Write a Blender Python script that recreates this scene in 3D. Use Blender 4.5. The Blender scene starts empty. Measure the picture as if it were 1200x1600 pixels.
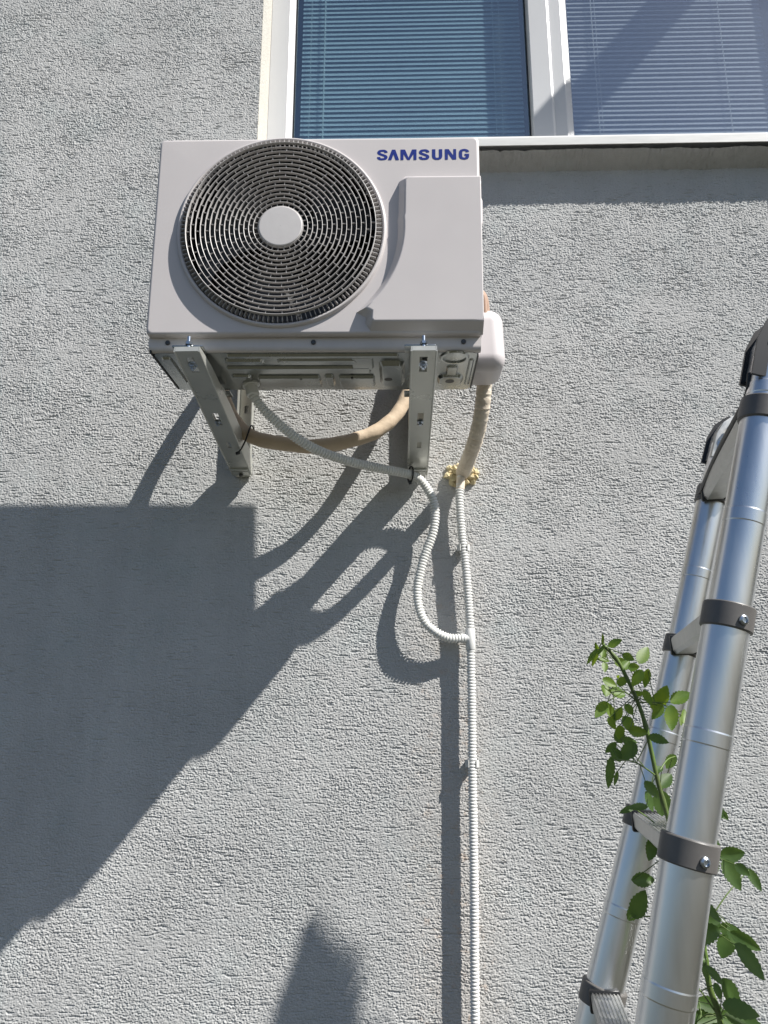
import bpy, bmesh, math, random
import numpy as np
from mathutils import Vector, Matrix

R = math.radians
random.seed(7)
C = bpy.context.scene.collection
scene = bpy.context.scene

# ------------------------------------------------------------------ camera, sky, sun, exposure
cam_data = bpy.data.cameras.new('camera')
cam = bpy.data.objects.new('camera', cam_data)
C.objects.link(cam)
scene.camera = cam
cam_data.sensor_fit = 'VERTICAL'
cam_data.sensor_height = 36.0
cam_data.lens = 36.0 * 1198.36 / 1600.0
cam_data.clip_start = 0.02
cam_data.clip_end = 2000
cam.location = (0.2024, -2.2409, 1.5464)
cam.rotation_euler = (R(90 + 13.668), 0, R(1.325))

SUN = Vector((1.85, -1.0, 2.27)).normalized()          # towards the sun: the light rakes along the wall
world = bpy.data.worlds.new('World')
scene.world = world
world.use_nodes = True
wn = world.node_tree.nodes
sky = wn.new('ShaderNodeTexSky')
sky.sky_type = 'NISHITA'
sky.sun_disc = False
sky.ozone_density = 3.0
sky.sun_elevation = math.asin(SUN.z)
sky.sun_rotation = math.atan2(SUN.x, SUN.y)
wn['Background'].inputs['Strength'].default_value = 0.061
world.node_tree.links.new(sky.outputs[0], wn['Background'].inputs['Color'])

sd = bpy.data.lights.new('sun', 'SUN')
sd.energy = 5.0
sd.angle = R(0.53)
sd.color = (1.0, 0.965, 0.91)
sun = bpy.data.objects.new('sun', sd)
C.objects.link(sun)
sun.rotation_euler = SUN.to_track_quat('Z', 'Y').to_euler()

scene.view_settings.view_transform = 'Standard'
scene.view_settings.look = 'None'
scene.view_settings.gamma = 1
scene.view_settings.exposure = 0.61
scene.cycles.max_bounces = 8
scene.cycles.transparent_max_bounces = 8

# ------------------------------------------------------------------ materials
class NT:
    def __init__(self, name):
        self.m = bpy.data.materials.new(name)
        self.m.use_nodes = True
        self.t = self.m.node_tree
        self.b = self.t.nodes['Principled BSDF']
    def n(self, kind, **kw):
        x = self.t.nodes.new(kind)
        for k, v in kw.items():
            if k in x.inputs: x.inputs[k].default_value = v
            else: setattr(x, k, v)
        return x
    def l(self, a, b): self.t.links.new(a, b)

def mat(name, col, rough=0.5, metal=0.0, var=0.0, vscale=6.0, stretch=(1, 1, 1), rvar=0.0, bump=0.0, bscale=200.0,
        col2=None, spec=0.5, coat=0.0, dist=0.001, trans=0.0):
    """Principled surface whose colour and gloss wander a little with object-space noise."""
    t = NT(name)
    tc = t.n('ShaderNodeTexCoord')
    mp = t.n('ShaderNodeMapping')
    mp.inputs['Scale'].default_value = stretch
    t.l(tc.outputs['Object'], mp.inputs['Vector'])
    no = t.n('ShaderNodeTexNoise', Scale=vscale, Detail=6.0, Roughness=0.62)
    t.l(mp.outputs[0], no.inputs['Vector'])
    c2 = col2 if col2 else tuple(c * (1 - var) for c in col)
    ra = t.n('ShaderNodeValToRGB')
    ra.color_ramp.elements[0].position = 0.32
    ra.color_ramp.elements[1].position = 0.68
    ra.color_ramp.elements[0].color = (*c2, 1)
    ra.color_ramp.elements[1].color = (*col, 1)
    t.l(no.outputs['Fac'], ra.inputs['Fac'])
    t.l(ra.outputs['Color'], t.b.inputs['Base Color'])
    if rvar:
        mr = t.n('ShaderNodeMapRange')
        mr.inputs['To Min'].default_value = max(0.02, rough - rvar)
        mr.inputs['To Max'].default_value = rough + rvar
        mr.inputs['From Min'].default_value = 0.3
        mr.inputs['From Max'].default_value = 0.7
        t.l(no.outputs['Fac'], mr.inputs['Value'])
        t.l(mr.outputs[0], t.b.inputs['Roughness'])
    else:
        t.b.inputs['Roughness'].default_value = rough
    t.b.inputs['Metallic'].default_value = metal
    t.b.inputs['Specular IOR Level'].default_value = spec
    t.b.inputs['Coat Weight'].default_value = coat
    if bump:
        nb = t.n('ShaderNodeTexNoise', Scale=bscale, Detail=3.0)
        t.l(mp.outputs[0], nb.inputs['Vector'])
        bu = t.n('ShaderNodeBump', Strength=bump, Distance=dist)
        t.l(nb.outputs['Fac'], bu.inputs['Height'])
        t.l(bu.outputs[0], t.b.inputs['Normal'])
    return t.m

def stucco_mat():
    t = NT('grey_stucco')
    tc = t.n('ShaderNodeTexCoord')
    big = t.n('ShaderNodeTexNoise', Scale=1.3, Detail=5.0, Roughness=0.6)
    t.l(tc.outputs['Object'], big.inputs['Vector'])
    r1 = t.n('ShaderNodeValToRGB')
    r1.color_ramp.elements[0].position = 0.3
    r1.color_ramp.elements[1].position = 0.7
    r1.color_ramp.elements[0].color = (0.455, 0.46, 0.455, 1)
    r1.color_ramp.elements[1].color = (0.505, 0.503, 0.495, 1)
    t.l(big.outputs['Fac'], r1.inputs['Fac'])
    # faint greenish growth in loose patches
    g = t.n('ShaderNodeTexNoise', Scale=5.0, Detail=6.0, Roughness=0.7)
    t.l(tc.outputs['Object'], g.inputs['Vector'])
    gr = t.n('ShaderNodeValToRGB')
    gr.color_ramp.elements[0].position = 0.52
    gr.color_ramp.elements[1].position = 0.75
    gr.color_ramp.elements[0].color = (0, 0, 0, 1)
    gr.color_ramp.elements[1].color = (0.45, 0.45, 0.45, 1)
    t.l(g.outputs['Fac'], gr.inputs['Fac'])
    mg = t.n('ShaderNodeMix', data_type='RGBA')
    t.l(gr.outputs['Color'], mg.inputs[0])
    t.l(r1.outputs['Color'], mg.inputs[6])
    mg.inputs[7].default_value = (0.415, 0.468, 0.465, 1)
    # rusty specks that run down both sides of the vertical conduit
    sp = t.n('ShaderNodeSeparateXYZ')
    t.l(tc.outputs['Object'], sp.inputs[0])
    sx = t.n('ShaderNodeMath', operation='SUBTRACT'); sx.inputs[1].default_value = 0.338
    t.l(sp.outputs['X'], sx.inputs[0])
    ax = t.n('ShaderNodeMath', operation='ABSOLUTE'); t.l(sx.outputs[0], ax.inputs[0])
    mx = t.n('ShaderNodeMapRange')
    mx.inputs['From Min'].default_value = 0.02
    mx.inputs['From Max'].default_value = 0.16
    mx.inputs['To Min'].default_value = 1.0
    mx.inputs['To Max'].default_value = 0.0
    t.l(ax.outputs[0], mx.inputs['Value'])
    mz = t.n('ShaderNodeMapRange')
    mz.inputs['From Min'].default_value = 0.8
    mz.inputs['From Max'].default_value = 2.15
    mz.inputs['To Min'].default_value = 1.0
    mz.inputs['To Max'].default_value = 0.25
    t.l(sp.outputs['Z'], mz.inputs['Value'])
    zn = t.n('ShaderNodeTexNoise', Scale=28.0, Detail=4.0, Roughness=0.7)
    t.l(tc.outputs['Object'], zn.inputs['Vector'])
    zr = t.n('ShaderNodeValToRGB')
    zr.color_ramp.elements[0].position = 0.55
    zr.color_ramp.elements[1].position = 0.72
    zr.color_ramp.elements[0].color = (0.1, 0.1, 0.1, 1)
    zr.color_ramp.elements[1].color = (0.8, 0.8, 0.8, 1)
    t.l(zn.outputs['Fac'], zr.inputs['Fac'])
    m1 = t.n('ShaderNodeMath', operation='MULTIPLY')
    t.l(mx.outputs[0], m1.inputs[0]); t.l(zr.outputs['Color'], m1.inputs[1])
    m2 = t.n('ShaderNodeMath', operation='MULTIPLY')
    t.l(m1.outputs[0], m2.inputs[0]); t.l(mz.outputs[0], m2.inputs[1])
    mo = t.n('ShaderNodeMix', data_type='RGBA')
    t.l(m2.outputs[0], mo.inputs[0])
    t.l(mg.outputs[2], mo.inputs[6])
    mo.inputs[7].default_value = (0.52, 0.35, 0.23, 1)
    # grain speckle
    fn = t.n('ShaderNodeTexNoise', Scale=420.0, Detail=2.0)
    t.l(tc.outputs['Object'], fn.inputs['Vector'])
    fr = t.n('ShaderNodeMapRange')
    fr.inputs['From Min'].default_value = 0.3
    fr.inputs['From Max'].default_value = 0.7
    fr.inputs['To Min'].default_value = 0.88
    fr.inputs['To Max'].default_value = 1.1
    t.l(fn.outputs['Fac'], fr.inputs['Value'])
    mm = t.n('ShaderNodeMix', data_type='RGBA', blend_type='MULTIPLY')
    mm.inputs[0].default_value = 1.0
    t.l(mo.outputs[2], mm.inputs[6])
    t.l(fr.outputs[0], mm.inputs[7])
    mp = t.n('ShaderNodeMapping'); mp.inputs['Scale'].default_value = (1.0, 1.0, 0.14)
    t.l(tc.outputs['Object'], mp.inputs['Vector'])
    st = t.n('ShaderNodeTexNoise', Scale=9.0, Detail=5.0, Roughness=0.65)
    t.l(mp.outputs[0], st.inputs['Vector'])
    pt = t.n('ShaderNodeTexNoise', Scale=2.6, Detail=7.0, Roughness=0.68, Distortion=0.6)
    t.l(tc.outputs['Object'], pt.inputs['Vector'])
    ad = t.n('ShaderNodeMath', operation='ADD')
    t.l(st.outputs['Fac'], ad.inputs[0]); t.l(pt.outputs['Fac'], ad.inputs[1])
    sr = t.n('ShaderNodeMapRange')
    sr.inputs['From Min'].default_value = 0.78
    sr.inputs['From Max'].default_value = 1.22
    sr.inputs['To Min'].default_value = 0.94
    sr.inputs['To Max'].default_value = 1.07
    t.l(ad.outputs[0], sr.inputs['Value'])
    ms = t.n('ShaderNodeMix', data_type='RGBA', blend_type='MULTIPLY')
    ms.inputs[0].default_value = 1.0
    t.l(mm.outputs[2], ms.inputs[6]); t.l(sr.outputs[0], ms.inputs[7])
    t.l(ms.outputs[2], t.b.inputs['Base Color'])
    t.b.inputs['Roughness'].default_value = 0.9
    t.b.inputs['Specular IOR Level'].default_value = 0.25
    return t.m

def glass_mat(name, tint, refl):
    m = bpy.data.materials.new(name)
    m.use_nodes = True
    t = m.node_tree
    t.nodes.remove(t.nodes['Principled BSDF'])
    out = t.nodes['Material Output']
    tr = t.nodes.new('ShaderNodeBsdfTransparent'); tr.inputs['Color'].default_value = (*tint, 1)
    gl = t.nodes.new('ShaderNodeBsdfGlossy'); gl.inputs['Roughness'].default_value = 0.03
    tc = t.nodes.new('ShaderNodeTexCoord')
    no = t.nodes.new('ShaderNodeTexNoise'); no.inputs['Scale'].default_value = 3.0
    t.links.new(tc.outputs['Object'], no.inputs['Vector'])
    bu = t.nodes.new('ShaderNodeBump'); bu.inputs['Strength'].default_value = 0.05; bu.inputs['Distance'].default_value = 0.01
    t.links.new(no.outputs['Fac'], bu.inputs['Height'])
    t.links.new(bu.outputs[0], gl.inputs['Normal'])
    lw = t.nodes.new('ShaderNodeLayerWeight')
    fr = t.nodes.new('ShaderNodeMapRange')
    fr.inputs['To Min'].default_value = refl
    fr.inputs['To Max'].default_value = 0.42
    pw = t.nodes.new('ShaderNodeMath'); pw.operation = 'POWER'; pw.inputs[1].default_value = 3.0
    t.links.new(lw.outputs['Facing'], pw.inputs[0])
    t.links.new(pw.outputs[0], fr.inputs['Value'])
    mi = t.nodes.new('ShaderNodeMixShader')
    t.links.new(fr.outputs[0], mi.inputs[0])
    t.links.new(tr.outputs[0], mi.inputs[1])
    t.links.new(gl.outputs[0], mi.inputs[2])
    t.links.new(mi.outputs[0], out.inputs['Surface'])
    return m

M = {
    'stucco': stucco_mat(),
    'plaster': mat('white_plaster', (0.52, 0.50, 0.45), 0.9, var=0.1, vscale=14, bump=0.9, bscale=160, dist=0.004),
    'frame': mat('white_pvc', (0.55, 0.555, 0.565), 0.35, var=0.04, vscale=5),
    'sill': mat('white_sill_metal', (0.74, 0.74, 0.72), 0.45, var=0.12, vscale=9, stretch=(1, 1, 6), rvar=0.08),
    'blind': mat('blind_slats', (0.72, 0.76, 0.80), 0.5, var=0.08, vscale=4),
    'cord': mat('blind_cord', (0.72, 0.74, 0.72), 0.8, var=0.1, vscale=50),
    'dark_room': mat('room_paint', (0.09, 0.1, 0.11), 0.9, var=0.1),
    'casing': mat('casing_paint', (0.585, 0.55, 0.545), 0.42, var=0.035, vscale=5, rvar=0.05, bump=0.12, bscale=900, dist=0.0004),
    'casing_lip': mat('casing_lip_paint', (0.61, 0.575, 0.56), 0.4, var=0.1, vscale=16, rvar=0.06),
    'grille': mat('grille_plastic', (0.52, 0.50, 0.49), 0.4, var=0.05, vscale=20),
    'hub': mat('hub_plastic', (0.55, 0.53, 0.525), 0.45, var=0.05, vscale=40, bump=0.25, bscale=1500, dist=0.0004),
    'cavity': mat('cavity_black', (0.012, 0.012, 0.013), 0.7, var=0.3),
    'fan': mat('fan_grey_plastic', (0.035, 0.036, 0.038), 0.4, var=0.2),
    'logo': mat('logo_blue', (0.008, 0.025, 0.22), 0.4, var=0.1, vscale=30),
    'galv': mat('galvanised_sheet', (0.45, 0.465, 0.45), 0.25, 1.0, var=0.15, vscale=9, rvar=0.05),
    'zinc': mat('zinc_bolt', (0.55, 0.60, 0.66), 0.3, 1.0, var=0.2, vscale=60),
    'screw': mat('screw_steel', (0.12, 0.12, 0.12), 0.4, 0.8, var=0.3, vscale=300),
    'bracket': mat('bracket_zinc', (0.54, 0.545, 0.505), 0.32, 0.45, var=0.09, vscale=12, rvar=0.08),
    'anchor': mat('anchor_steel', (0.10, 0.10, 0.095), 0.5, 0.7, var=0.3, vscale=120),
    'cover': mat('cover_plastic', (0.60, 0.565, 0.57), 0.4, var=0.03, vscale=8),
    'copper': mat('pipe_foam_brown', (0.45, 0.30, 0.22), 0.7, var=0.2, vscale=40),
    'beige': mat('beige_pipe_sleeve', (0.62, 0.50, 0.37), 0.75, col2=(0.52, 0.41, 0.29), vscale=16, bump=0.5, bscale=60, dist=0.003),
    'tape': mat('cream_wrap_tape', (0.76, 0.68, 0.57), 0.6, col2=(0.64, 0.55, 0.44), vscale=22, bump=0.5, bscale=80, dist=0.003),
    'foam': mat('yellowed_foam', (0.74, 0.66, 0.44), 0.85, col2=(0.50, 0.39, 0.20), vscale=45, bump=0.8, bscale=220, dist=0.003),
    'conduit': mat('white_conduit_plastic', (0.76, 0.76, 0.74), 0.42, var=0.08, vscale=10),
    'drain': mat('grey_drain_plastic', (0.80, 0.80, 0.77), 0.42, var=0.1, vscale=10),
    'clip': mat('grey_clip_plastic', (0.62, 0.62, 0.60), 0.5, var=0.1, vscale=40),
    'tie': mat('black_nylon', (0.012, 0.012, 0.012), 0.4, var=0.2, vscale=80),
    'alu': mat('anodised_aluminium', (0.84, 0.85, 0.86), 0.33, 1.0, var=0.10, vscale=22, stretch=(1, 1, 0.12), rvar=0.07, bump=0.015, bscale=120, dist=0.001),
    'alu_worn': mat('worn_aluminium_rung', (0.62, 0.62, 0.6), 0.42, 0.9, var=0.3, vscale=30, rvar=0.12),
    'collar': mat('dark_grey_nylon', (0.135, 0.128, 0.122), 0.45, var=0.2, vscale=30, rvar=0.06),
    'cap': mat('black_hinge_plastic', (0.02, 0.02, 0.021), 0.4, var=0.2, vscale=20),
    'grass': mat('dry_ground', (0.045, 0.042, 0.024), 0.95, col2=(0.028, 0.028, 0.018), vscale=2.0),
    'bark': mat('bark', (0.10, 0.07, 0.045), 0.9, var=0.4, vscale=30),
    'thuja': mat('thuja_green', (0.04, 0.075, 0.02), 0.7, var=0.4, vscale=12),
    'cane': mat('rose_cane', (0.12, 0.20, 0.04), 0.5, col2=(0.09, 0.12, 0.035), vscale=30),
    'lamp_metal': mat('lamp_grey_metal', (0.2, 0.2, 0.2), 0.4, 0.6, var=0.1),
    'lamp_glass': mat('lamp_lens', (0.5, 0.5, 0.5), 0.1, var=0.05),
    'glass_left': glass_mat('window_glass_left', (0.81, 0.91, 0.94), .27),
    'glass_right': glass_mat('window_glass_right', (0.94, 0.97, 0.99), .35),
}

def leaf_mat(name, col, col2):
    t = NT(name)
    tc = t.n('ShaderNodeTexCoord')
    no = t.n('ShaderNodeTexNoise', Scale=35.0, Detail=4.0)
    t.l(tc.outputs['Object'], no.inputs['Vector'])
    ra = t.n('ShaderNodeValToRGB')
    ra.color_ramp.elements[0].position = 0.35
    ra.color_ramp.elements[1].position = 0.65
    ra.color_ramp.elements[0].color = (*col2, 1)
    ra.color_ramp.elements[1].color = (*col, 1)
    t.l(no.outputs['Fac'], ra.inputs['Fac'])
    t.l(ra.outputs['Color'], t.b.inputs['Base Color'])
    t.b.inputs['Roughness'].default_value = 0.48
    tl = t.n('ShaderNodeBsdfTranslucent')
    hs = t.n('ShaderNodeHueSaturation', Saturation=1.1, Value=2.4)
    hs.inputs['Hue'].default_value = 0.48
    t.l(ra.outputs['Color'], hs.inputs['Color'])
    t.l(hs.outputs[0], tl.inputs['Color'])
    mi = t.n('ShaderNodeMixShader')
    mi.inputs[0].default_value = 0.4
    t.l(t.b.outputs[0], mi.inputs[1]); t.l(tl.outputs[0], mi.inputs[2])
    t.l(mi.outputs[0], t.t.nodes['Material Output'].inputs['Surface'])
    return t.m
M['leaf'] = leaf_mat('rose_leaf', (0.075, 0.135, 0.035), (0.05, 0.10, 0.026))
M['leaf_young'] = leaf_mat('young_rose_leaf', (0.14, 0.22, 0.032), (0.085, 0.16, 0.028))

# ------------------------------------------------------------------ mesh helpers
class MB:
    """collects shapes and links them as ONE mesh object"""
    def __init__(self): self.v = []; self.f = []
    def add(self, vs, fs):
        o = len(self.v)
        self.v += [tuple(x) for x in vs]
        self.f += [tuple(i + o for i in q) for q in fs]
        return self
    def box(self, x0, x1, y0, y1, z0, z1, bev=0.0, seg=2):
        bm = bmesh.new()
        bmesh.ops.create_cube(bm, size=1.0)
        for v in bm.verts:
            v.co = Vector((x0 + (v.co.x + .5) * (x1 - x0), y0 + (v.co.y + .5) * (y1 - y0), z0 + (v.co.z + .5) * (z1 - z0)))
        if bev: bmesh.ops.bevel(bm, geom=bm.edges[:], offset=bev, segments=seg, affect='EDGES', profile=0.5)
        return self.bm(bm)
    def bm(self, bm, mtx=None):
        bm.verts.index_update()
        vs = [(mtx @ v.co) if mtx else v.co.copy() for v in bm.verts]
        fs = [[v.index for v in f.verts] for f in bm.faces]
        bm.free()
        return self.add(vs, fs)
    def obox(self, centre, ax, ay, az, bev=0.0, seg=2):
        """oriented box: half-axis vectors"""
        bm = bmesh.new()
        bmesh.ops.create_cube(bm, size=2.0)
        L = (ax.length, ay.length, az.length)
        for v in bm.verts: v.co = Vector((v.co.x * L[0], v.co.y * L[1], v.co.z * L[2]))
        if bev: bmesh.ops.bevel(bm, geom=bm.edges[:], offset=bev, segments=seg, affect='EDGES', profile=0.5)
        m = Matrix((ax.normalized(), ay.normalized(), az.normalized())).transposed().to_4x4()
        m.translation = centre
        return self.bm(bm, m)
    def tube(self, pts, rad, n=16, cap=True, ref=None):
        pts = [Vector(p) for p in pts]
        m = len(pts)
        rads = rad if hasattr(rad, '__len__') else [rad] * m
        tan = [(pts[min(i + 1, m - 1)] - pts[max(i - 1, 0)]).normalized() for i in range(m)]
        u = Vector(ref) if ref else Vector((0, 0, 1))
        if abs(u.dot(tan[0])) > .9: u = Vector((1, 0, 0))
        vs = []
        for i in range(m):
            u = (u - tan[i] * u.dot(tan[i])).normalized()
            w = tan[i].cross(u)
            for k in range(n):
                a = 2 * math.pi * k / n
                vs.append(pts[i] + (u * math.cos(a) + w * math.sin(a)) * rads[i])
        fs = []
        for i in range(m - 1):
            for k in range(n):
                fs.append((i * n + k, i * n + (k + 1) % n, (i + 1) * n + (k + 1) % n, (i + 1) * n + k))
        if cap:
            fs.append(tuple(range(n - 1, -1, -1)))
            fs.append(tuple((m - 1) * n + k for k in range(n)))
        return self.add(vs, fs)
    def lathe(self, prof, axis_o, axis_d, n=48, caps=(False, False)):
        """prof = [(radius, distance along the axis)]"""
        d = Vector(axis_d).normalized(); o = Vector(axis_o)
        u = Vector((0, 0, 1)) if abs(d.z) < .9 else Vector((1, 0, 0))
        u = (u - d * u.dot(d)).normalized(); w = d.cross(u)
        vs = []
        for r, t in prof:
            for k in range(n):
                a = 2 * math.pi * k / n
                vs.append(o + d * t + (u * math.cos(a) + w * math.sin(a)) * r)
        fs = []
        for i in range(len(prof) - 1):
            for k in range(n):
                fs.append((i * n + k, i * n + (k + 1) % n, (i + 1) * n + (k + 1) % n, (i + 1) * n + k))
        if caps[0]: fs.append(tuple(range(n - 1, -1, -1)))
        if caps[1]: fs.append(tuple((len(prof) - 1) * n + k for k in range(n)))
        return self.add(vs, fs)
    def prism(self, poly, p0, pu, pv, pw):
        """polygon (u,v) placed at p0 + u*pu + v*pv and extruded by pw"""
        n = len(poly)
        vs = [Vector(p0) + Vector(pu) * a + Vector(pv) * b for a, b in poly]
        vs += [v + Vector(pw) for v in vs]
        fs = [tuple(range(n)), tuple(range(2 * n - 1, n - 1, -1))]
        fs += [(i, (i + 1) % n, n + (i + 1) % n, n + i) for i in range(n)]
        return self.add(vs, fs)
    def loft(self, loops, cap_end=True, cap_start=False):
        n = len(loops[0]); vs = [p for l in loops for p in l]; fs = []
        for i in range(len(loops) - 1):
            for k in range(n):
                fs.append((i * n + k, i * n + (k + 1) % n, (i + 1) * n + (k + 1) % n, (i + 1) * n + k))
        if cap_end: fs.append(tuple((len(loops) - 1) * n + k for k in range(n)))
        if cap_start: fs.append(tuple(range(n - 1, -1, -1)))
        return self.add(vs, fs)
    def plate(self, x0, x1, u0, u1, t, holes, o, X, U, N):
        """sheet in the (X,U) plane, thickness t along N, with rectangular holes (xa,xb,ua,ub)"""
        xs = sorted({x0, x1, *[h[0] for h in holes], *[h[1] for h in holes]})
        us = sorted({u0, u1, *[h[2] for h in holes], *[h[3] for h in holes]})
        solid = {}
        for i in range(len(xs) - 1):
            for j in range(len(us) - 1):
                cx, cu = (xs[i] + xs[i + 1]) / 2, (us[j] + us[j + 1]) / 2
                solid[i, j] = not any(h[0] < cx < h[1] and h[2] < cu < h[3] for h in holes)
        P = lambda i, j, k: Vector(o) + X * xs[i] + U * us[j] + N * (t * k)
        for (i, j), s in solid.items():
            if not s: continue
            c = [(i, j), (i + 1, j), (i + 1, j + 1), (i, j + 1)]
            self.add([P(a, b, 1) for a, b in c], [(0, 1, 2, 3)])
            self.add([P(a, b, 0) for a, b in c], [(3, 2, 1, 0)])
            for (di, dj), (a, b) in (((0, -1), (0, 1)), ((1, 0), (1, 2)), ((0, 1), (2, 3)), ((-1, 0), (3, 0))):
                if not solid.get((i + di, j + dj), False):
                    self.add([P(*c[a], 0), P(*c[b], 0), P(*c[b], 1), P(*c[a], 1)], [(0, 1, 2, 3)])
        return self
    def build(self, name, material, parent=None, smooth=32, fix=True, weighted=False):
        me = bpy.data.meshes.new(name)
        me.from_pydata(self.v, [], self.f)
        if fix:
            bm = bmesh.new(); bm.from_mesh(me)
            bmesh.ops.remove_doubles(bm, verts=bm.verts[:], dist=1e-6)
            bmesh.ops.recalc_face_normals(bm, faces=bm.faces[:])
            bm.to_mesh(me); bm.free()
        if smooth:
            me.polygons.foreach_set('use_smooth', [True] * len(me.polygons))
            me.set_sharp_from_angle(angle=R(smooth))
        me.materials.append(material)
        o = bpy.data.objects.new(name, me)
        C.objects.link(o)
        if weighted:
            wm = o.modifiers.new('weighted_normals', 'WEIGHTED_NORMAL')
            wm.weight = 100; wm.keep_sharp = True
        if parent: o.parent = parent
        return o

def tag(o, label, cat, group=None, kind=None):
    if label: o['label'] = label
    if cat: o['category'] = cat
    if group: o['group'] = group
    if kind: o['kind'] = kind
    return o

def thing(name, label, cat, loc=(0, 0, 0), rot=(0, 0, 0), group=None):
    o = bpy.data.objects.new(name, None)
    o.empty_display_size = 0.1
    C.objects.link(o)
    o.location = loc; o.rotation_euler = rot
    return tag(o, label, cat, group)

def copy_tree(o, parent=None):
    c = o.copy(); C.objects.link(c)
    if parent: c.parent = parent
    for ch in list(o.children): copy_tree(ch, c)
    return c

def smooth_path(pts, step=0.004):
    """Catmull-Rom through pts, resampled evenly"""
    P = [Vector(p) for p in pts]
    P = [P[0] * 2 - P[1]] + P + [P[-1] * 2 - P[-2]]
    raw = []
    for i in range(1, len(P) - 2):
        for k in range(40):
            t = k / 40
            a, b, c, d = P[i - 1], P[i], P[i + 1], P[i + 2]
            raw.append(0.5 * ((2 * b) + (c - a) * t + (2 * a - 5 * b + 4 * c - d) * t * t + (3 * b - a - 3 * c + d) * t ** 3))
    raw.append(P[-2])
    s = [0.0]
    for i in range(1, len(raw)): s.append(s[-1] + (raw[i] - raw[i - 1]).length)
    n = max(2, int(s[-1] / step)); out = []; j = 0
    for i in range(n + 1):
        q = s[-1] * i / n
        while j < len(s) - 2 and s[j + 1] < q: j += 1
        f = (q - s[j]) / max(1e-9, s[j + 1] - s[j])
        out.append(raw[j].lerp(raw[j + 1], min(1, max(0, f))))
    return out

def corrugated(pts, r, pitch=0.0086, amp=0.0019, n=16):
    pa = smooth_path(pts, pitch / 6)
    rads = [r + amp * (1 if (i % 6) in (1, 2, 3) else -0.9 if (i % 6) == 5 else 0.0) for i in range(len(pa))]
    return MB().tube(pa, rads, n)

def sock_bolt(p, d, r=0.006, l=0.006):
    """hexagon head"""
    return MB().lathe([(r * .2, 0), (r, 0), (r, l * .8), (r * .85, l), (0.0005, l)], p, d, 6)
# ------------------------------------------------------------------ ground
g = MB().add([(-60, -60, 0), (60, -60, 0), (60, 60, 0), (-60, 60, 0)], [(0, 1, 2, 3)]).build('ground', M['grass'], smooth=0, fix=False)
tag(g, None, None, kind='structure')

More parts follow.
